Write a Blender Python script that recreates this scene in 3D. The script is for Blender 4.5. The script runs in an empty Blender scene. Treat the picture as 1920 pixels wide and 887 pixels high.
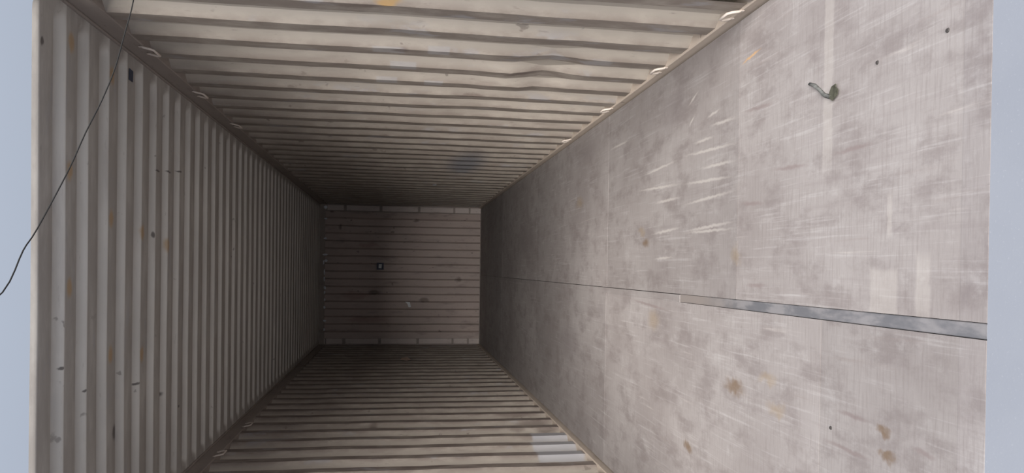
import bpy, bmesh, math, random
from mathutils import Vector, Matrix, noise

# ------------------------------------------------------------------ camera, sky, light, exposure
S = bpy.context.scene
C = S.collection
W, H, L = 2.35, 2.69, 11.86            # inside width, height and back-wall depth of the container
HW = W / 2
FRONT = 1.445                          # open end of the floor
WALL_FRONT = 2.50                      # open end of the side walls, cut back out of view to let light in
ROOF_FRONT = 2.757                     # open end of the roof sheet

cd = bpy.data.cameras.new('camera')
cam = bpy.data.objects.new('camera', cd)
C.objects.link(cam)
right = Vector((0.01331325, -0.14293881, -0.98964198))   # the picture was taken with the phone on its side
up = Vector((0.99987795, 0.0099956, 0.01200723))
fwd = Vector((-0.00817577, 0.98968105, -0.14305444))
m = Matrix((right, up, -fwd)).transposed().to_4x4()
m.translation = (0.1331, 0.0, 1.3631)
cam.matrix_world = m
cd.sensor_width = 36
cd.lens = 1300 / 1920 * 36
cd.shift_x = (960 - 938.1) / 1920
cd.shift_y = (514.5 - 443.5) / 1920
cd.clip_start = 0.02
S.camera = cam

SKY = 0.93
SUN = 9.0
world = bpy.data.worlds.new('overcast_sky')
S.world = world
world.use_nodes = True
nt = world.node_tree
nt.nodes.clear()
out = nt.nodes.new('ShaderNodeOutputWorld')
bg = nt.nodes.new('ShaderNodeBackground')
tc = nt.nodes.new('ShaderNodeTexCoord')
sep = nt.nodes.new('ShaderNodeSeparateXYZ')
cl = nt.nodes.new('ShaderNodeMath'); cl.operation = 'MAXIMUM'; cl.inputs[1].default_value = 0
mu = nt.nodes.new('ShaderNodeMath'); mu.operation = 'MULTIPLY_ADD'     # overcast sky: L = Lz (1 + 2 sin h) / 3
mu.inputs[1].default_value = SKY * 2 / 3; mu.inputs[2].default_value = SKY / 3
nt.links.new(tc.outputs['Generated'], sep.inputs[0])
nt.links.new(sep.outputs['Z'], cl.inputs[0])
nt.links.new(cl.outputs[0], mu.inputs[0])
nt.links.new(mu.outputs[0], bg.inputs['Strength'])
bg.inputs['Color'].default_value = (0.74, 0.83, 1.0, 1)
nt.links.new(bg.outputs[0], out.inputs[0])

sd = bpy.data.lights.new('hazy_sun', 'SUN')
sd.energy = SUN
sd.angle = math.radians(52)            # sun behind thin cloud, very soft
sd.color = (1.0, 0.95, 0.90)
sun = bpy.data.objects.new('hazy_sun', sd)
C.objects.link(sun)
sun.rotation_euler = Vector((0.0, -0.85, 0.525)).to_track_quat('Z', 'Y').to_euler()
sun.location = (0, -6, 8)

S.view_settings.view_transform = 'Standard'
S.view_settings.look = 'None'
S.view_settings.gamma = 1
S.view_settings.use_curve_mapping = False
S.view_settings.exposure = 0.0

rng = random.Random(7)

# ------------------------------------------------------------------ helpers
def link(o, parent=None):
    C.objects.link(o)
    if parent is not None:
        o.parent = parent
    return o

def tag(o, label=None, cat=None, group=None, kind=None):
    if label: o['label'] = label
    if cat: o['category'] = cat
    if group: o['group'] = group
    if kind: o['kind'] = kind
    return o

def mesh_obj(name, bm, mat, parent=None, smooth=False, loc=None):
    me = bpy.data.meshes.new(name)
    bm.to_mesh(me); bm.free()
    me.materials.append(mat)
    if smooth:
        for p in me.polygons: p.use_smooth = True
    o = bpy.data.objects.new(name, me)
    link(o, parent)
    if loc: o.location = loc
    return o

def add_box(bm, a, b, bevel=0.0):
    r = bmesh.ops.create_cube(bm, size=1.0)
    vs = r['verts']
    for v in vs:
        v.co = Vector((a[i] + (v.co[i] + 0.5) * (b[i] - a[i]) for i in range(3)))
    if bevel > 0:
        es = list({e for v in vs for e in v.link_edges})
        bmesh.ops.bevel(bm, geom=es, offset=bevel, segments=1, affect='EDGES')

def box(name, a, b, mat, parent=None, bevel=0.0):
    bm = bmesh.new(); add_box(bm, a, b, bevel)
    return mesh_obj(name, bm, mat, parent)

def add_tube(bm, pts, rad, seg=8, cap=True):
    pts = [Vector(p) for p in pts]
    rings = []
    for i, p in enumerate(pts):
        d = (pts[min(i + 1, len(pts) - 1)] - pts[max(i - 1, 0)]).normalized()
        a = d.orthogonal().normalized() if i == 0 else None
        if i == 0:
            ref = a
        else:
            ref = (ref - d * ref.dot(d)).normalized()
        b = d.cross(ref)
        rings.append([bm.verts.new(p + (ref * math.cos(t) + b * math.sin(t)) * rad)
                      for t in (2 * math.pi * k / seg for k in range(seg))])
    for r0, r1 in zip(rings, rings[1:]):
        for k in range(seg):
            bm.faces.new((r0[k], r0[(k + 1) % seg], r1[(k + 1) % seg], r1[k]))
    if cap:
        bm.faces.new(rings[0][::-1]); bm.faces.new(rings[-1])

def empty(name, loc):
    o = bpy.data.objects.new(name, None)
    o.empty_display_size = 0.05
    o.location = loc
    return link(o)

# ------------------------------------------------------------------ materials
class NT:
    def __init__(self, name):
        self.m = bpy.data.materials.new(name)
        self.m.use_nodes = True
        self.t = self.m.node_tree
        self.b = self.t.nodes['Principled BSDF']
        g = self.t.nodes.new('ShaderNodeNewGeometry')
        self.pos = g.outputs['Position']
    def n(self, t, **k):
        x = self.t.nodes.new(t)
        for a, b in k.items(): setattr(x, a, b)
        return x
    def l(self, a, b): self.t.links.new(a, b)
    def map(self, vec, loc=(0, 0, 0), rot=(0, 0, 0), scale=(1, 1, 1), kind='POINT'):
        x = self.n('ShaderNodeMapping', vector_type=kind)
        self.l(vec, x.inputs[0])
        x.inputs['Location'].default_value = loc
        x.inputs['Rotation'].default_value = rot
        x.inputs['Scale'].default_value = scale
        return x.outputs[0]
    def noise(self, vec, scale=5, detail=4, rough=0.55, dist=0.0):
        x = self.n('ShaderNodeTexNoise')
        self.l(vec, x.inputs['Vector'])
        x.inputs['Scale'].default_value = scale
        x.inputs['Detail'].default_value = detail
        x.inputs['Roughness'].default_value = rough
        x.inputs['Distortion'].default_value = dist
        return x
    def rng(self, v, a, b, c=0.0, d=1.0):
        x = self.n('ShaderNodeMapRange', interpolation_type='SMOOTHSTEP')
        self.l(v, x.inputs[0])
        for i, q in enumerate((a, b, c, d)): x.inputs[i + 1].default_value = q
        return x.outputs[0]
    def math(self, op, a, b):
        x = self.n('ShaderNodeMath', operation=op)
        for i, q in enumerate((a, b)):
            if isinstance(q, (int, float)): x.inputs[i].default_value = q
            else: self.l(q, x.inputs[i])
        return x.outputs[0]
    def mix(self, fac, a, b, mode='MIX'):
        x = self.n('ShaderNodeMix', data_type='RGBA', blend_type=mode)
        for sock, q in ((x.inputs[0], fac), (x.inputs[6], a), (x.inputs[7], b)):
            if isinstance(q, (int, float)): sock.default_value = q
            elif isinstance(q, tuple): sock.default_value = q + (1,)
            else: self.l(q, sock)
        return x.outputs[2]
    def warp(self, vec, scale, amt):
        nz = self.noise(vec, scale, 3)
        a = self.n('ShaderNodeVectorMath', operation='MULTIPLY_ADD')
        self.l(nz.outputs['Color'], a.inputs[0])
        a.inputs[1].default_value = (amt * 2,) * 3
        s = self.n('ShaderNodeVectorMath', operation='SUBTRACT')
        self.l(vec, s.inputs[0]); s.inputs[1].default_value = (amt,) * 3
        self.l(s.outputs[0], a.inputs[2])
        return a.outputs[0]
    def ell(self, vec, c, r, rot=0.0, inner=0.35):          # soft-edged elliptical mark
        v = self.map(vec, c, (0, 0, rot), r, 'TEXTURE')
        ln = self.n('ShaderNodeVectorMath', operation='LENGTH')
        self.l(v, ln.inputs[0])
        return self.rng(ln.outputs['Value'], inner, 1.0, 1.0, 0.0)
    def rect(self, vec, c, r, soft=0.85):                   # soft-edged rectangular mark
        v = self.map(vec, c, (0, 0, 0), r, 'TEXTURE')
        a = self.n('ShaderNodeVectorMath', operation='ABSOLUTE'); self.l(v, a.inputs[0])
        s = self.n('ShaderNodeSeparateXYZ'); self.l(a.outputs[0], s.inputs[0])
        q = self.math('MAXIMUM', self.math('MAXIMUM', s.outputs[0], s.outputs[1]), s.outputs[2])
        return self.rng(q, soft, 1.05, 1.0, 0.0)
    def maxi(self, ms):
        a = ms[0]
        for q in ms[1:]: a = self.math('MAXIMUM', a, q)
        return a
    def done(self, col, rough=0.6, bump=None, strength=0.2, dist=0.002, metal=0.0, spec=0.35):
        if isinstance(col, tuple): self.b.inputs['Base Color'].default_value = col + (1,)
        else: self.l(col, self.b.inputs['Base Color'])
        self.b.inputs['Roughness'].default_value = rough
        self.b.inputs['Metallic'].default_value = metal
        self.b.inputs['Specular IOR Level'].default_value = spec
        if bump is not None:
            x = self.n('ShaderNodeBump')
            x.inputs['Strength'].default_value = strength
            x.inputs['Distance'].default_value = dist
            self.l(bump, x.inputs['Height']); self.l(x.outputs[0], self.b.inputs['Normal'])
        return self.m

def paint(name, base, dirt, marks=None, vertical=(3.0, 3.0, 0.6), dirt_amt=0.65, grime=0.45, rough=0.55, scuff_shade=None, specks=0.55):
    t = NT(name)
    p = t.pos
    n1 = t.noise(p, 1.3, 5).outputs[0]
    col = t.mix(t.rng(n1, 0.35, 0.7), base, tuple(c * 0.86 for c in base))
    st = t.noise(t.map(p, scale=vertical), 3.0, 6, 0.62).outputs[0]          # long runs of grime
    col = t.mix(t.rng(st, 0.52, 0.78, 0, dirt_amt), col, dirt)
    sc = t.noise(t.map(p, scale=tuple(v * 3.2 for v in vertical)), 6.0, 5, 0.6).outputs[0]
    col = t.mix(t.rng(sc, 0.62, 0.74, 0, grime), col, tuple(c * 0.62 for c in dirt))
    sp = t.noise(t.map(p, scale=(1, 1, 0.8), loc=(3, 8, 1)), 13, 3, 0.5).outputs[0]      # knocks and rust specks
    col = t.mix(t.rng(sp, 0.69, 0.74, 0, specks), col, tuple(c * 0.45 for c in dirt))
    fine = t.noise(p, 90, 3).outputs[0]
    col = t.mix(t.rng(fine, 0.66, 0.78, 0, 0.35), col, tuple(c * 0.75 for c in base))
    if scuff_shade:                                                # wall folds scuffed by cargo in broken runs; shade painted into wall and roof flats
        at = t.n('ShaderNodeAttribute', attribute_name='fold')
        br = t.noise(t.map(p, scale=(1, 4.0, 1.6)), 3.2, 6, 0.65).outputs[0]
        col = t.mix(t.math('MULTIPLY', at.outputs['Fac'], t.rng(br, 0.30, 0.62, 0.55, 0.95)), col, scuff_shade)
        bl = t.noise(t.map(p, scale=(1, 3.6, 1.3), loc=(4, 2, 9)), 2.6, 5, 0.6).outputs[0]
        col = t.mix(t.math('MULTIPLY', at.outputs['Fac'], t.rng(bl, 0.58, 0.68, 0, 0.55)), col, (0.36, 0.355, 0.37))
    if marks: col = marks(t, p, col)
    return t.done(col, rough, t.noise(p, 26, 4).outputs[0], 0.12, 0.004)

CREAM = (0.55, 0.50, 0.435)
DIRT = (0.24, 0.20, 0.175)

def marks_right(t, p, c):
    q = t.warp(p, 9, 0.05)
    c = t.mix(t.math('MULTIPLY', t.ell(q, (HW, 2.80, 1.42), (0.2, 0.035, 0.07)), 0.6), c, (0.46, 0.27, 0.07))
    c = t.mix(t.math('MULTIPLY', t.ell(q, (HW, 7.0, 0.72), (0.2, 1.1, 0.26), inner=0.2), 0.75), c, (0.13, 0.14, 0.165))
    g = [t.rect(p, (HW, yy, zz), (0.2, 0.035, hh)) for yy, zz, hh in
         ((3.40, 1.43, 0.08), (3.385, 1.19, 0.055), (3.66, 1.36, 0.07), (3.94, 1.45, 0.06), (3.95, 1.19, 0.055))]
    c = t.mix(t.math('MULTIPLY', t.maxi(g), 0.35), c, (0.40, 0.41, 0.44))
    d = [t.ell(q, (HW, yy, zz), (0.2, 0.03, hh)) for yy, zz, hh in
         ((4.36, 1.64, 0.06), (5.60, 1.50, 0.05), (2.83, 1.55, 0.12), (3.40, 1.37, 0.05), (4.22, 0.95, 0.12), (3.67, 0.75, 0.15), (5.05, 1.0, 0.1))]
    return t.mix(t.math('MULTIPLY', t.maxi(d), 0.6), c, (0.15, 0.115, 0.10))

def marks_left(t, p, c):
    q = t.warp(p, 14, 0.02)
    b = [t.rect(q, (-HW, yy, zz), (0.2, 0.11, hh), 0.9) for yy, zz, hh in ((5.40, 0.17, 0.16), (5.12, 0.21, 0.17), (4.84, 0.22, 0.17))]
    c = t.mix(t.math('MULTIPLY', t.maxi(b), 0.6), c, (0.45, 0.465, 0.51))
    d = [t.ell(q, (-HW, yy, zz), (0.2, 0.05, hh)) for yy, zz, hh in
         ((5.86, 1.57, 0.05), (5.62, 0.40, 0.10), (5.60, 0.15, 0.12), (5.86, 0.22, 0.2), (6.17, 0.3, 0.25), (4.57, 1.2, 0.3), (4.85, 1.0, 0.25), (7.1, 1.5, 0.08))]
    return t.mix(t.math('MULTIPLY', t.maxi(d), 0.6), c, (0.13, 0.10, 0.09))

def marks_ceiling(t, p, c):
    q = t.warp(p, 20, 0.012)
    o = [t.ell(q, (x, y, H), (0.055, 0.035, 0.2)) for x, y in
         ((1.026, 3.035), (0.506, 3.03), (0.032, 3.03), (1.001, 3.435), (0.341, 3.44), (-0.291, 3.445), (0.297, 3.83), (-0.339, 3.84), (0.242, 4.23))]
    c = t.mix(t.math('MULTIPLY', t.maxi(o), 0.55), c, (0.42, 0.24, 0.07))
    k = [t.ell(q, (x, y, H), (rx * 0.75, ry * 0.8, 0.2), inner=0.4) for x, y, rx, ry in
         ((0.647, 4.05, 0.010, 0.05), (0.666, 4.24, 0.010, 0.05), (0.695, 4.44, 0.010, 0.05), (0.547, 4.58, 0.010, 0.05), (0.294, 4.01, 0.03, 0.012),
          (0.198, 5.78, 0.012, 0.07), (-0.198, 4.16, 0.05, 0.06), (-0.520, 5.80, 0.012, 0.08), (-0.611, 4.18, 0.03, 0.05), (-0.486, 3.80, 0.012, 0.03),
          (-0.733, 4.46, 0.014, 0.03), (-0.285, 2.98, 0.012, 0.015), (-0.413, 3.19, 0.012, 0.015), (-0.663, 3.50, 0.06, 0.05), (0.955, 2.80, 0.03, 0.02))]
    return t.mix(t.math('MULTIPLY', t.maxi(k), 0.8), c, (0.06, 0.05, 0.05))

def marks_back(t, p, c):
    q = t.warp(p, 9, 0.05)
    d = [t.ell(q, (x, L, z), (rx, 0.4, rz)) for x, z, rx, rz in
         ((-0.06, 0.37, 0.05, 0.08), (1.05, 2.50, 0.03, 0.05), (0.80, 2.36, 0.05, 0.04), (-0.30, 1.80, 0.05, 0.12), (-0.42, 0.95, 0.06, 0.12), (0.93, 1.10, 0.04, 0.08))]
    c = t.mix(t.math('MULTIPLY', t.maxi(d), 0.6), c, (0.10, 0.075, 0.06))
    r = [t.ell(q, (x, L, z), (rx, 0.4, rz)) for x, z, rx, rz in ((-0.35, 2.1, 0.10, 0.35), (-0.75, 1.9, 0.08, 0.5), (0.50, 1.9, 0.05, 0.25))]
    return t.mix(t.math('MULTIPLY', t.maxi(r), 0.35), c, (0.26, 0.12, 0.09))

M = {}
M['wall_right'] = paint('cream_paint_right', CREAM, DIRT, marks_right, scuff_shade=(0.22, 0.185, 0.16))
M['wall_left'] = paint('cream_paint_left', CREAM, DIRT, marks_left, scuff_shade=(0.18, 0.145, 0.13))
M['ceiling'] = paint('cream_paint_roof', (0.62, 0.60, 0.56), (0.31, 0.27, 0.25), marks_ceiling, (0.6, 3.0, 3.0), 0.35, 0.25, 0.45, (0.35, 0.325, 0.30))  # pale base and darker flats paint the lit-stripe contrast into the roof
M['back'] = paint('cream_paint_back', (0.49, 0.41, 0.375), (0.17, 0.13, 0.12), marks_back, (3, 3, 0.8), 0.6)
M['rail'] = paint('rail_paint', (0.33, 0.285, 0.255), (0.16, 0.13, 0.115), None, (3, 0.6, 3), 0.5)
M['sill_rail'] = paint('bottom_rail_paint', (0.54, 0.46, 0.39), (0.25, 0.195, 0.165), None, (3, 0.8, 3), 0.5)
M['ring'] = paint('lashing_ring_paint', (0.72, 0.64, 0.57), (0.32, 0.24, 0.20), None, (6, 6, 6), 0.4)
M['dark_joint'] = NT('joint_black').done((0.05, 0.042, 0.04), 0.9)

def plywood():
    t = NT('worn_plywood')
    p = t.pos
    base = t.mix(t.rng(t.noise(p, 1.1, 5).outputs[0], 0.35, 0.68), (0.282, 0.261, 0.254), (0.224, 0.202, 0.196))
    blot = t.noise(t.map(p, scale=(1.3, 0.7, 1)), 5.5, 8, 0.68).outputs[0]
    base = t.mix(t.rng(blot, 0.45, 0.66, 0, 0.7), base, (0.172, 0.149, 0.145))
    blot2 = t.noise(t.map(p, scale=(1.2, 0.8, 1), loc=(5, 3, 0)), 9, 8, 0.7).outputs[0]
    base = t.mix(t.rng(blot2, 0.52, 0.72, 0, 0.4), base, (0.363, 0.348, 0.341))
    # long drag marks from pallets, at a few slightly different headings
    for k, (ang, sc, a, col, amt) in enumerate(((0.10, (34, 1.5, 1), 0.56, (0.213, 0.188, 0.185), 0.32), (-0.06, (44, 1.6, 1), 0.57, (0.426, 0.411, 0.406), 0.30), (0.03, (80, 2.5, 1), 0.55, (0.220, 0.198, 0.196), 0.22), (-0.12, (70, 2.6, 1), 0.56, (0.432, 0.419, 0.414), 0.22),
                                 (-0.30, (24, 1.3, 1), 0.64, (0.460, 0.426, 0.399), 0.45), (0.24, (26, 1.4, 1), 0.63, (0.226, 0.192, 0.181), 0.5))):
        q = t.map(p, (k * 3.1, k * 1.7, 0), (0, 0, ang), sc)
        base = t.mix(t.rng(t.noise(q, 1.0, 4, 0.6).outputs[0], a, a + 0.14, 0, amt), base, col)
    grain = t.noise(t.map(p, scale=(9, 120, 1)), 1.0, 3).outputs[0]
    base = t.mix(t.rng(grain, 0.45, 0.75, 0, 0.45), base, (0.186, 0.163, 0.156))
    q = t.warp(t.warp(p, 11, 0.04), 40, 0.02)
    q2 = t.warp(p, 30, 0.008)
    pale = [(0.600,2.870,0.183,-3.103),(0.543,2.967,0.268,-3.089),(0.462,2.957,0.274,3.114),(0.333,2.954,0.272,3.111),(0.315,2.949,0.258,-3.131),
            (0.776,2.817,0.125,-3.090),(0.678,2.955,0.285,-3.087),(0.832,2.910,0.071,3.029),(0.846,3.139,0.04,2.624),(0.579,3.574,0.327,-3.093),
            (0.498,3.437,0.192,-3.139),(0.340,3.447,0.208,3.100),(0.200,3.476,0.141,3.115),(0.925,4.238,0.199,-3.128),
            (0.680,3.555,0.250,3.112),(0.732,3.004,0.112,-3.122),(0.949,3.126,0.064,2.765)]
    dark = [(0.402,2.558,0.105,-3.071),(0.505,2.285,0.130,0.049),(0.768,2.509,0.135,-3.066),(0.513,1.946,0.111,3.134),(-0.299,1.929,0.093,-3.118),
            (-0.409,1.949,0.138,-3.102),(-0.336,1.634,0.051,-3.034),(-0.055,3.675,0.331,-3.084),(0.244,8.153,0.319,-2.775),(1.102,6.978,0.188,-2.484),(0.081,2.516,0.091,3.127)]
    pm = t.maxi([t.ell(q2, (x, y, 0), (0.010, r * 1.15, 0.2), -a, 0.2) for x, y, r, a in pale])
    base = t.mix(t.math('MULTIPLY', pm, 0.6), base, (0.453, 0.426, 0.399))
    dm = t.maxi([t.ell(q2, (x, y, 0), (0.011, r * 1.1, 0.2), -a, 0.2) for x, y, r, a in dark])
    base = t.mix(t.math('MULTIPLY', dm, 0.65), base, (0.186, 0.149, 0.145))
    # glue bands and patches
    gm = t.maxi([t.rect(q2, (0.80, 2.075, 0), (0.36, 0.028, 0.2), 0.7), t.rect(q2, (0.075, 1.80, 0), (0.075, 0.06, 0.2), 0.8),
                 t.rect(q2, (0.10, 1.65, 0), (0.10, 0.03, 0.2), 0.6), t.rect(q2, (0.30, 1.78, 0), (0.07, 0.012, 0.2), 0.6)])
    base = t.mix(t.math('MULTIPLY', gm, 0.28), base, (0.426, 0.398, 0.370))
    br = t.maxi([t.ell(q, (x, y, 0), (rx * 1.15, ry * 1.15, 0.2), 0, 0.15) for x, y, rx, ry in
                 ((0.291,3.745,0.030,0.08), (-0.340,2.683,0.038,0.105), (-0.701,3.124,0.033,0.054), (-0.309,1.791,0.017,0.039), (-0.379,1.768,0.022,0.047))])
    base = t.mix(t.math('MULTIPLY', br, 0.85), base, (0.148, 0.103, 0.069))
    yl = t.maxi([t.ell(q, (x, y, 0), (rx * 1.2, ry * 1.2, 0.2), 0, 0.15) for x, y, rx, ry in
                 ((0.650,5.205,0.062,0.12), (0.198,2.678,0.05,0.049), (-0.134,3.603,0.065,0.109), (-0.264,2.414,0.025,0.073), (-0.371,2.355,0.034,0.070), (0.36,3.80,0.03,0.06))])
    base = t.mix(t.math('MULTIPLY', yl, 0.45), base, (0.247, 0.185, 0.116))
    gd = t.maxi([t.ell(q, (x, y, 0), (rx, ry, 0.2), 0, 0.1) for x, y, rx, ry in
                 ((-0.14,4.60,0.09,0.13), (0.21,1.465,0.05,0.02), (0.09,1.50,0.04,0.02), (0.262,1.752,0.012,0.03), (1.00,5.0,0.12,0.45), (0.95,3.35,0.15,0.25), (-0.45,5.5,0.2,0.5), (0.45, 7.6, 0.25, 0.8))])
    base = t.mix(t.math('MULTIPLY', gd, 0.5), base, (0.179, 0.157, 0.156))
    orange = t.ell(q2, (0.985, 2.58, 0), (0.008, 0.09, 0.2), 0.12, 0.3)
    base = t.mix(t.math('MULTIPLY', orange, 0.6), base, (0.515, 0.298, 0.116))
    oi = t.n('ShaderNodeObjectInfo')
    base = t.mix(1.0, base, oi.outputs['Color'], 'MULTIPLY')
    hgt = t.math('ADD', t.noise(t.map(p, scale=(14, 90, 1)), 1.0, 4).outputs[0], t.noise(p, 40, 4).outputs[0])
    return t.done(base, 0.6, hgt, 0.18, 0.002, spec=0.3)
M['plywood'] = plywood()

def steel_strip():
    t = NT('scuffed_steel')
    n = t.noise(t.map(t.pos, scale=(6, 2.2, 1)), 3.0, 5).outputs[0]
    c = t.mix(t.rng(n, 0.40, 0.62), (0.155, 0.157, 0.17), (0.26, 0.252, 0.26))
    s = t.n('ShaderNodeSeparateXYZ'); t.l(t.warp(t.pos, 6, 0.3), s.inputs[0])
    c = t.mix(t.rng(s.outputs[1], 2.5, 3.1), c, (0.26, 0.23, 0.215))      # trodden dirt fills the channel further in
    return t.done(c, 0.45, n, 0.1, 0.001, metal=0.2)
M['strip'] = steel_strip()
def sillmat():
    t = NT('threshold_plate')
    n = t.noise(t.pos, 7, 6).outputs[0]
    c = t.mix(t.rng(n, 0.4, 0.7), (0.50, 0.465, 0.45), (0.43, 0.395, 0.38))
    return t.done(c, 0.55, n, 0.1, 0.001)
M['sill'] = sillmat()
def concrete():
    t = NT('pale_concrete')
    n = t.noise(t.pos, 2.5, 6).outputs[0]
    c = t.mix(t.rng(n, 0.35, 0.7), (0.236, 0.254, 0.292), (0.22, 0.238, 0.276))
    f = t.noise(t.pos, 160, 3).outputs[0]
    c = t.mix(t.rng(f, 0.62, 0.75, 0, 0.35), c, (0.34, 0.355, 0.39))
    return t.done(c, 0.8, f, 0.15, 0.001)
M['concrete'] = concrete()
def plain(name, col, rough=0.6, var=0.2, sc=30):
    t = NT(name)
    n = t.noise(t.pos, sc, 4).outputs[0]
    return t.done(t.mix(t.rng(n, 0.35, 0.7), col, tuple(c * (1 - var) for c in col)), rough, n, 0.1, 0.001)
M['wire'] = plain('wire_rubber', (0.02, 0.02, 0.02), 0.95)
M['scrap'] = plain('scrap_grey_green', (0.085, 0.085, 0.062), 0.7, 0.5, 60)
M['scrap_light'] = plain('scrap_grey', (0.14, 0.143, 0.135), 0.7, 0.4, 60)
M['paper'] = plain('pale_paper', (0.86, 0.90, 0.92), 0.6, 0.15)
M['paper_pink'] = plain('pinkish_paper', (0.95, 0.74, 0.62), 0.7, 0.3)
M['navy'] = plain('navy_tape', (0.055, 0.065, 0.10), 0.5, 0.3)
M['light_leak'] = plain('light_leak_pale', (0.80, 0.84, 0.90), 0.5, 0.3)
M['block'] = paint('post_plate_paint', (0.62, 0.55, 0.52), (0.25, 0.19, 0.175), None, (4, 4, 1.5), 0.6)
M['screw'] = plain('screw_steel', (0.05, 0.045, 0.043), 0.7)

# ------------------------------------------------------------------ ground outside
g = box('ground', (-40, -40, -0.30), (40, FRONT - 0.0005, -0.001), M['concrete'])
tag(g, 'pale grey concrete apron outside the open end of the container', 'ground', kind='structure')

# ------------------------------------------------------------------ floor
fl = box('floor', (-HW - 0.05, FRONT, -0.30), (HW + 0.05, L + 0.05, -0.020), M['dark_joint'])
tag(fl, 'worn grey-brown plywood container floor split by a steel strip', 'floor', kind='structure')
SILL = 1.525
for x0, x1 in ((-HW + 0.012, -0.0205), (0.0205, HW - 0.012)):
    box('threshold_plate', (x0, FRONT, -0.02), (x1, SILL - 0.0003, 0.0), M['plywood'], fl).color = (1.0, 1.0, 1.01, 1)
tones = {(1, SILL): 1.06, (1, 2.67): 0.93, (1, 4.465): 0.99, (1, 6.87): 1.06, (1, 9.27): 0.92, (-1, SILL): 0.95, (-1, 2.09): 1.06, (-1, 4.485): 0.95, (-1, 6.89): 1.05, (-1, 9.29): 1.0}
for side, cuts in ((1, (SILL, 2.67, 4.465, 6.87, 9.27, L)), (-1, (SILL, 2.09, 4.485, 6.89, 9.29, L))):
    for a, b in zip(cuts, cuts[1:]):
        x0, x1 = sorted((side * 0.0205, side * (HW - 0.018)))
        dz = rng.uniform(-0.0008, 0.0)
        box('plywood_panel', (x0, a + (0.0004 if a == SILL else 0.0017), -0.022), (x1, b - 0.0017, dz), M['plywood'], fl).color = (tones[(side, a)],) * 3 + (1,)
box('center_strip', (-0.0188, FRONT, -0.018), (0.0188, 3.25, -0.0025), M['strip'], fl, 0.002)
box('filler_strip', (-0.0203, 3.252, -0.018), (0.0165, L, -0.0004), M['plywood'], fl).color = (0.95, 0.95, 0.95, 1)   # beyond the worn channel only one open joint is left
for x, y in ((0.751, 1.58), (0.746, 1.841), (-0.36, 2.03)):
    bm = bmesh.new()
    bmesh.ops.create_cone(bm, cap_ends=True, segments=10, radius1=0.0065, radius2=0.005, depth=0.003)
    mesh_obj('screw_head', bm, M['screw'], fl, loc=(x, y, 0.0008))

# ------------------------------------------------------------------ corrugated side walls
PITCH = 0.277
DEEP = 0.043
def dent_right(y, z):
    d = 0.0
    # a long diagonal crease knocked into the lower half of the right-hand wall
    for cy, cz, ry, rz, a in ((3.55, 0.62, 0.32, 0.13, 0.034), (3.86, 0.78, 0.25, 0.12, -0.022), (4.45, 0.85, 0.5, 0.25, 0.012), (3.2, 1.4, 0.4, 0.5, 0.006)):
        d += a * math.exp(-((y - cy) / ry) ** 2 - ((z - cz) / rz) ** 2)
    return d
def wobble(x, y, z, amp, sc=1.6):
    return amp * noise.noise(Vector((x * sc + 7.1, y * sc, z * sc)))

def side_wall(name, sgn, c0, mat, label, dent):
    w = box(name, *sorted_box((sgn * (HW + 0.050), WALL_FRONT, -0.02), (sgn * (HW + 0.056), L + 0.05, H + 0.03)), mat)
    tag(w, label, 'wall', kind='structure')
    y = c0 + PITCH * math.ceil((WALL_FRONT - c0) / PITCH) - PITCH
    nz = 30
    while y < L:
        pts = [(y + 0.035, 0), (y + 0.086, 0), (y + 0.130, DEEP), (y + 0.230, DEEP), (y + PITCH, 0), (y + PITCH + 0.035, 0)]
        pr = pts
        pr = [p for p in pr if WALL_FRONT <= p[0] <= L]
        if len(pr) > 1:
            bm = bmesh.new()
            fold = bm.verts.layers.float.new('fold')
            grid = []
            for iz in range(nz + 1):
                z = 0.02 + (2.60 - 0.02) * iz / nz
                row = []
                for (yy, e) in pr:
                    off = e + wobble(sgn * 3, yy, z, 0.0035) + wobble(sgn * 9, yy * 0.5, z * 2.0, 0.0022, 2.5) + (dent(yy, z) if dent else 0)
                    ys = yy + wobble(sgn * 5, yy * 0.7, z, 0.006, 1.4) + (0.9 * dent(yy, z) if dent else 0)
                    v = bm.verts.new((sgn * (HW + max(off, -0.006)), min(ys, L), z))
                    v[fold] = 1.0 if e < 0.003 else 0.0
                    row.append(v)
                grid.append(row)
            for r0, r1 in zip(grid, grid[1:]):
                for k in range(len(pr) - 1):
                    f = (r0[k], r0[k + 1], r1[k + 1], r1[k])
                    bm.faces.new(f if sgn < 0 else f[::-1])
            mesh_obj('corrugation', bm, mat, w, smooth=True).data.set_sharp_from_angle(angle=math.radians(25))
        y += PITCH
    # box rail along the top, flush with the inner folds, and the flat rail at the foot
    box('top_rail', *sorted_box((sgn * (HW - 0.006), WALL_FRONT, 2.583), (sgn * (HW + 0.049), L, H + 0.02)), M['rail'], w, 0.004)
    box('rail_lip', *sorted_box((sgn * (HW - 0.016), ROOF_FRONT, 2.676), (sgn * (HW - 0.0065), L, H + 0.001)), M['rail'], w, 0.002)
    box('bottom_rail', *sorted_box((sgn * (HW - 0.010), FRONT, -0.02), (sgn * (HW + 0.049), L, 0.042)), M['sill_rail'], w, 0.004)
    return w
def sorted_box(a, b):
    return tuple(min(p, q) for p, q in zip(a, b)), tuple(max(p, q) for p, q in zip(a, b))

wall_r = side_wall('wall_right', 1, 2.814, M['wall_right'], 'cream corrugated steel side wall with lashing rings and a diagonal dent', dent_right)
wall_l = side_wall('wall_left', -1, 4.506, M['wall_left'], 'cream corrugated steel side wall with pale blue paint patches near the floor', None)

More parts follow.
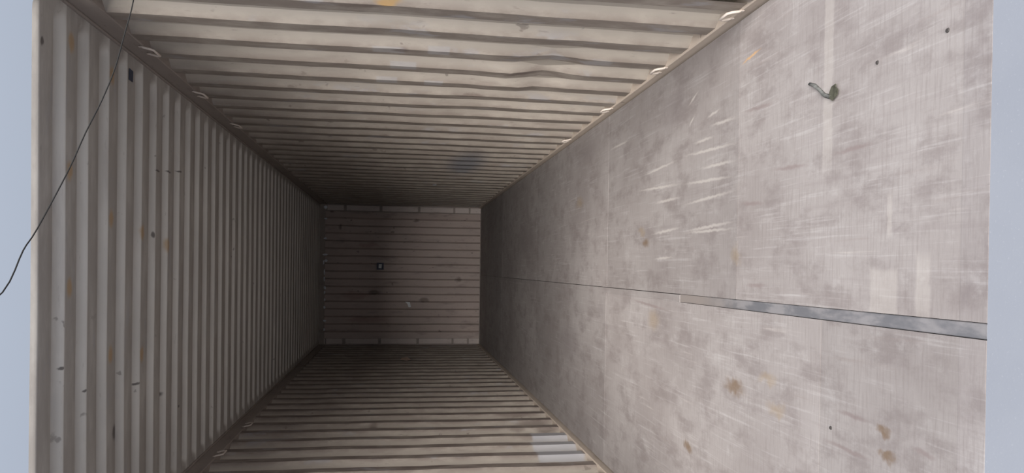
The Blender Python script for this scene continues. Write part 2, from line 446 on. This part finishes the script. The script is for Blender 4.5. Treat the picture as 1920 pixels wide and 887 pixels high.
# ------------------------------------------------------------------ corrugated roof
RP = 0.206
ce = box('ceiling', (-HW - 0.05, ROOF_FRONT + 0.14, H + 0.040), (HW + 0.05, L + 0.05, H + 0.046), M['ceiling'])
tag(ce, 'cream corrugated steel roof sheet seen from below with orange spots', 'ceiling', kind='structure')
RH = 1.65
prof = [(0.0, 0.0), (0.006, 0.0), (0.098, 0.0), (0.106, 0.0015), (0.118, 0.010), (0.128, 0.0205), (0.137, 0.022), (0.150, 0.022),
        (0.158, 0.0212), (0.168, 0.0188), (0.178, 0.0150), (0.187, 0.0105), (0.195, 0.0055), (0.201, 0.0018), (0.206, 0.0)]
xs = [-HW, -HW + 0.03, -HW + 0.05, -HW + 0.062, -HW + 0.075, -HW + 0.09, -HW + 0.115] + [-1.0 + 2.0 * k / 16 for k in range(17)] + \
     [HW - 0.115, HW - 0.09, HW - 0.075, HW - 0.062, HW - 0.05, HW - 0.03, HW]
def env(x):
    d = HW - abs(x)
    t = min(max((d - 0.045) / 0.055, 0), 1)
    return t * t * (3 - 2 * t)
k = -1
while True:
    c = 2.784 + RP * k
    if c > L: break
    mid = c + 0.05
    # one fold runs from the middle of a low flat to the middle of the next
    pts = [(mid, 0.0)] + [(c + a, h) for a, h in prof if a > 0.06] + [(c + RP + 0.006, 0.0), (mid + RP, 0.0)]
    rows = []
    bm = bmesh.new()
    fold = bm.verts.layers.float.new('fold')
    for x in xs:
        yf = ROOF_FRONT                       # the sheet's cut end runs slightly askew
        row = []
        for yy, h in pts:
            if yy < yf:
                # where the end cuts through a fold, collapse onto the cut line
                row.append(None)
            else:
                v = bm.verts.new((x, min(yy, L) + wobble(x, yy, 3, 0.004, 1.1), H + h * RH * env(x) + wobble(x, yy, 5, 0.003, 1.3)))
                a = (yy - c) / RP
                v[fold] = max(0.0, 1 - (a - 0.74) / 0.20) if 0.74 < a < 1.001 else 1.0  # painted light: pale towards each crest, shaded tone on the flats
                if k == -1: v[fold] = 1.0                            # cut end painted darker all over to dull its sunlit highlight
                row.append(v)
        rows.append(row)
    for r0, r1 in zip(rows, rows[1:]):
        for q in range(len(pts) - 1):
            vs = (r0[q], r0[q + 1], r1[q + 1], r1[q])
            if None not in vs: bm.faces.new(vs)
    if mid + RP > ROOF_FRONT + 0.03:
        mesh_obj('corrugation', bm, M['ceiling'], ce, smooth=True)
    else:
        bm.free()
    k += 1

# ------------------------------------------------------------------ back wall
wb = box('wall_back', (-HW - 0.05, L + 0.050, -0.02), (HW + 0.05, L + 0.056, H + 0.03), M['back'])
tag(wb, 'dark corrugated steel end wall deep inside the container', 'wall', kind='structure')
BP = 0.127
x = 0.948
edges = [1.055]
i = 0
lv = 0.0
BD = 0.042
def back_piece(pts):
    bm = bmesh.new(); grid = []
    for iz in range(13):
        z = 0.0 + 2.66 * iz / 12
        grid.append([bm.verts.new((xx + wobble(xx, z, 2, 0.004), L + e - 0.002 + wobble(xx, z, 8, 0.004), z)) for xx, e in pts])
    for r0, r1 in zip(grid, grid[1:]):
        for q in range(len(pts) - 1):
            bm.faces.new((r0[q], r0[q + 1], r1[q + 1], r1[q]))
    bmesh.ops.recalc_face_normals(bm, faces=bm.faces)
    mesh_obj('corrugation', bm, M['back'], wb, smooth=False)
for i in range(8):                                               # eight folds, each one inner flat with its recess
    a = 1.062 - i * 2 * BP
    back_piece([(a, 0.0 if i else BD * 0.5), (a - 0.102, 0.0), (a - 0.127, BD), (a - 0.229, BD), (a - 0.254, 0.0)])
back_piece([(1.062 - 16 * BP, 0.0), (-1.075, 0.0)])
zc = [(2.669, 2.591), (2.574, 2.304), (2.261, 1.715), (1.671, 1.073), (1.037, 0.475), (0.447, 0.209), (0.185, 0.006)]
for sgn in (1, -1):
    x0, x1 = sorted_box((sgn * 1.066,), (sgn * 1.168,))
    box('corner_post', (x0[0], L - 0.004, 0.0), (x1[0], L + 0.045, H), M['rail'], wb)
    for za, zb in zc:
        box('post_plate', (x0[0] + 0.006, L - 0.016, zb), (x1[0] - 0.004, L - 0.0045, za), M['block'], wb, 0.006)
box('header_rail', (-HW, L - 0.020, 2.605), (HW, L - 0.003, H), M['rail'], wb, 0.003)
box('foot_rail', (-HW, L - 0.014, 0.0), (HW, L - 0.0165 + 0.01, 0.012), M['rail'], wb)
fk = [(1.12, 2.60, 0.035, 0.04), (0.93, 2.595, 0.016, 0.03), (0.60, 2.60, 0.02, 0.035), (0.33, 2.60, 0.018, 0.05), (0.23, 2.585, 0.026, 0.03), (0.20, 2.625, 0.05, 0.012),
      (-0.08, 2.61, 0.06, 0.014), (-0.22, 2.60, 0.03, 0.022), (-0.30, 2.605, 0.04, 0.014), (-0.42, 2.60, 0.03, 0.016), (-0.55, 2.605, 0.03, 0.02), (-0.77, 2.60, 0.02, 0.03), (0.05, 2.61, 0.06, 0.012), (-0.92, 2.605, 0.03, 0.014)]
for fx, fz, rx, rz in fk:                                        # pale patches standing in for light leaking through holes along the header
    bm = bmesh.new()
    n = 7
    ring = [(fx + rx * rng.uniform(0.6, 1.1) * math.cos(6.283 * q / n), fz + rz * rng.uniform(0.6, 1.1) * math.sin(6.283 * q / n)) for q in range(n)]
    f0 = [bm.verts.new((a, L - 0.0245, b)) for a, b in ring]; f1 = [bm.verts.new((a, L - 0.019, b)) for a, b in ring]
    bm.faces.new(f0); bm.faces.new(f1[::-1])
    for q in range(n): bm.faces.new((f0[q], f1[q], f1[(q + 1) % n], f0[(q + 1) % n]))
    bmesh.ops.recalc_face_normals(bm, faces=bm.faces)
    mesh_obj('light_leak_patch', bm, M['light_leak'], wb)

# ------------------------------------------------------------------ corner posts of the open end
for i, (sgn, s) in enumerate(((1, 'dented'), (-1, 'blue-patched'))):
    a, b = sorted_box((sgn * (HW - 0.006), WALL_FRONT - 0.061, 0.043), (sgn * (HW + 0.09), WALL_FRONT - 0.001, H + 0.02))
    o = box('trim_%d' % (i + 1), a, b, M['rail'], None, 0.006)
    tag(o, 'steel corner post at the open end of the %s side wall' % s, 'post', kind='structure')

# ------------------------------------------------------------------ lashing rings
def rod(pts, r, name, mat, parent, seg=8):
    bm = bmesh.new(); add_tube(bm, pts, r, seg)
    bmesh.ops.recalc_face_normals(bm, faces=bm.faces)
    return mesh_obj(name, bm, mat, parent, smooth=True)
def lashing(sgn, y, z, upward, label, group, ln=0.085):
    t = empty('lashing_ring', (sgn * (HW - 0.010), y, z))
    tag(t, label, 'lashing ring', group)
    u = 1 if upward else -1
    h, o = 0.056, -sgn * 0.011
    rod([(sgn * 0.004, -ln / 2, 0), (o * 0.3, -ln / 2, u * 0.012), (o * 0.8, -ln / 2, u * h * 0.75), (o, -ln / 2 + 0.010, u * h),
         (o, ln / 2 - 0.010, u * h), (o * 0.8, ln / 2, u * h * 0.75), (o * 0.3, ln / 2, u * 0.012), (sgn * 0.004, ln / 2, 0)], 0.0058, 'ring', M['ring'], t)
    for s in (-1, 1):
        bm = bmesh.new(); add_box(bm, sorted_box((0, s * ln / 2 - 0.010, -0.008), (o * 0.25, s * ln / 2 + 0.010, 0.008))[0],
                                  sorted_box((0, s * ln / 2 - 0.010, -0.008), (o * 0.25, s * ln / 2 + 0.010, 0.008))[1], 0.002)
        mesh_obj('weld_pad', bm, M['ring'], t)
    return t
words = ['first', 'second', 'third', 'fourth', 'fifth', 'sixth']
for i, y in enumerate((2.63, 3.42, 4.33, 5.42)):
    lashing(1, y, 0.038, True, '%s lashing ring from the open end along the dented wall\'s foot' % words[i], 'lashing rings at the floor')
for i, y in enumerate((3.57, 4.42, 5.35)):
    lashing(1, y, 2.597, False, '%s lashing ring from the open end under the top rail of the dented wall' % words[i], 'lashing rings under the roof', 0.11)
for i, y in enumerate((4.97, 5.85)):
    lashing(-1, y, 2.597, False, '%s lashing ring from the open end under the top rail of the blue-patched wall' % words[i], 'lashing rings under the roof', 0.11)

# ------------------------------------------------------------------ dark wire slung across the open end
wp = [(1.172, 2.47, 2.268), (1.095, 2.455, 2.248), (0.996, 2.425, 2.237), (0.85, 2.35, 2.238), (0.728, 2.275, 2.235), (0.612, 2.2, 2.242), (0.503, 2.125, 2.254),
      (0.386, 2.05, 2.265), (0.22, 1.960, 2.300), (0.163, 1.9, 2.303), (0.06, 1.825, 2.311), (-0.03, 1.72, 2.36), (-0.25, 1.68, 2.46), (-0.60, 1.90, 2.58), (-0.95, 2.22, 2.63), (-1.172, 2.47, 2.65)]
wr = empty('hanging_wire', (wp[-1]))
base = Vector(wp[-1])
P = [Vector(p) - base for p in wp]
fine = []
for a in range(len(P) - 1):
    p0, p1, p2, p3 = P[max(a - 1, 0)], P[a], P[a + 1], P[min(a + 2, len(P) - 1)]
    for q in range(4):
        t = q / 4
        fine.append(0.5 * ((2 * p1) + (p2 - p0) * t + (2 * p0 - 5 * p1 + 4 * p2 - p3) * t * t + (3 * p1 - p0 - 3 * p2 + p3) * t ** 3))
fine.append(P[-1])
rod(fine, 0.0019, 'wire', M['wire'], wr, 6)
cb = Vector(wp[0]) - base
box('wire_clip', tuple(cb + Vector((-0.008, -0.012, -0.008))), tuple(cb + Vector((0.0, 0.012, 0.008))), M['wire'], wr, 0.002)
box('wire_clip', (-0.001, -0.012, -0.008), (0.007, 0.012, 0.008), M['wire'], wr, 0.002)
tag(wr, 'thin dark wire slung across the open end below the roof', 'wire')

# ------------------------------------------------------------------ scraps and labels
def flat_piece(name, outline, origin, ux, uy, th, mat, parent=None, bend=0.0):
    """a thin sheet with real thickness: outline in metres in the (ux, uy) frame"""
    bm = bmesh.new()
    n = Vector(ux).cross(Vector(uy)).normalized()
    lo, hi = [], []
    for a, b in outline:
        p = Vector(ux) * a + Vector(uy) * b + n * bend * (a * a + 0.6 * b * b)
        lo.append(bm.verts.new(p)); hi.append(bm.verts.new(p + n * th))
    bm.faces.new(hi); bm.faces.new(lo[::-1])
    for q in range(len(lo)):
        w = (q + 1) % len(lo)
        bm.faces.new((lo[q], lo[w], hi[w], hi[q]))
    bmesh.ops.recalc_face_normals(bm, faces=bm.faces)
    return mesh_obj(name, bm, mat, parent, loc=origin)

# dark twisted scrap on the floor: a curled stalk with a ragged blade at one end
sc = empty('floor_scrap', (0.700, 2.06, 0.0))
tag(sc, 'dark grey-green twisted scrap lying on the plywood floor', 'scrap')
bm = bmesh.new()
cx = [(0.072, 0.118, 0.010), (0.058, 0.085, 0.013), (0.034, 0.056, 0.014), (0.012, 0.030, 0.014), (0.002, 0.006, 0.016), (0.004, -0.018, 0.022), (0.010, -0.034, 0.018)]
prev = None
for i, (a, b, w) in enumerate(cx):
    d = Vector((cx[min(i + 1, 6)][0] - cx[max(i - 1, 0)][0], cx[min(i + 1, 6)][1] - cx[max(i - 1, 0)][1], 0)).normalized()
    s = Vector((-d.y, d.x, 0)) * w * 0.5
    hgt = 0.003 + 0.006 * math.sin(i * 1.4) ** 2
    q = [Vector((a, b, 0.0008)) - s, Vector((a, b, hgt + 0.003)) - s * 0.3, Vector((a, b, hgt * 0.5 + 0.002)) + s * 0.5, Vector((a, b, 0.0008)) + s]
    ring = [bm.verts.new(v) for v in q]
    if prev:
        for k in range(4): bm.faces.new((prev[k], prev[(k + 1) % 4], ring[(k + 1) % 4], ring[k]))
    else:
        bm.faces.new(ring)
    prev = ring
bm.faces.new(prev[::-1])
bmesh.ops.recalc_face_normals(bm, faces=bm.faces)
mesh_obj('stalk', bm, M['scrap_light'], sc, smooth=True)
flat_piece('blade', [(-0.018, -0.020), (-0.006, -0.048), (0.010, -0.055), (0.020, -0.040), (0.030, -0.044), (0.028, -0.018), (0.014, -0.004), (-0.004, 0.0)], (0, 0, 0.004),
           (1, 0, 0), (0, 1, 0), 0.003, M['scrap'], sc, 3.0)

o = flat_piece('paper_label', [(0.045, 0.05), (0.04, -0.03), (-0.045, -0.05), (-0.05, -0.01), (0.005, 0.01)], (-0.492, L - 0.012, 1.224), (1, 0, 0), (0, 0, 1), 0.002, M['paper'])
tag(o, 'small torn pale paper label stuck on the dark end wall', 'label')
st = empty('sticker', (0.148, L - 0.010, 1.696))
tag(st, 'small dark square sticker with a pale centre on the end wall', 'sticker')
flat_piece('backing', [(-0.058, -0.058), (0.058, -0.058), (0.058, 0.058), (-0.058, 0.058)], (0, 0, 0), (1, 0, 0), (0, 0, 1), 0.002, M['navy'], st)
flat_piece('centre', [(-0.034, -0.022), (0.034, -0.026), (0.034, 0.024), (-0.030, 0.028)], (0, -0.0025, 0), (1, 0, 0), (0, 0, 1), 0.0018, M['paper'], st)
o = flat_piece('paper_scrap', [(-0.10, -0.02), (0.08, -0.03), (0.12, 0.015), (-0.02, 0.025)], (HW - 0.008, 8.69, 0.952), (0, 1, 0), (0, 0, 1), 0.002, M['paper'])
tag(o, 'tiny whitish paper scrap stuck low on the dented side wall', 'scrap')
o = flat_piece('paper_scrap', [(-0.16, -0.03), (0.05, -0.08), (0.16, -0.02), (0.06, 0.07), (-0.10, 0.05)], (-HW + 0.022, 9.83, 1.276), (0, -1, 0), (0, 0, 1), 0.002, M['paper_pink'])
tag(o, 'tiny pinkish paper scrap stuck on the blue-patched side wall', 'scrap')
o = flat_piece('tape_square', [(-0.028, -0.020), (0.026, -0.024), (0.030, 0.022), (-0.026, 0.024)], (1.060, 3.648, H - 0.004), (1, 0, 0), (0, -1, 0), 0.002, M['navy'])
tag(o, 'small dark blue tape square stuck on the corrugated roof', 'tape')
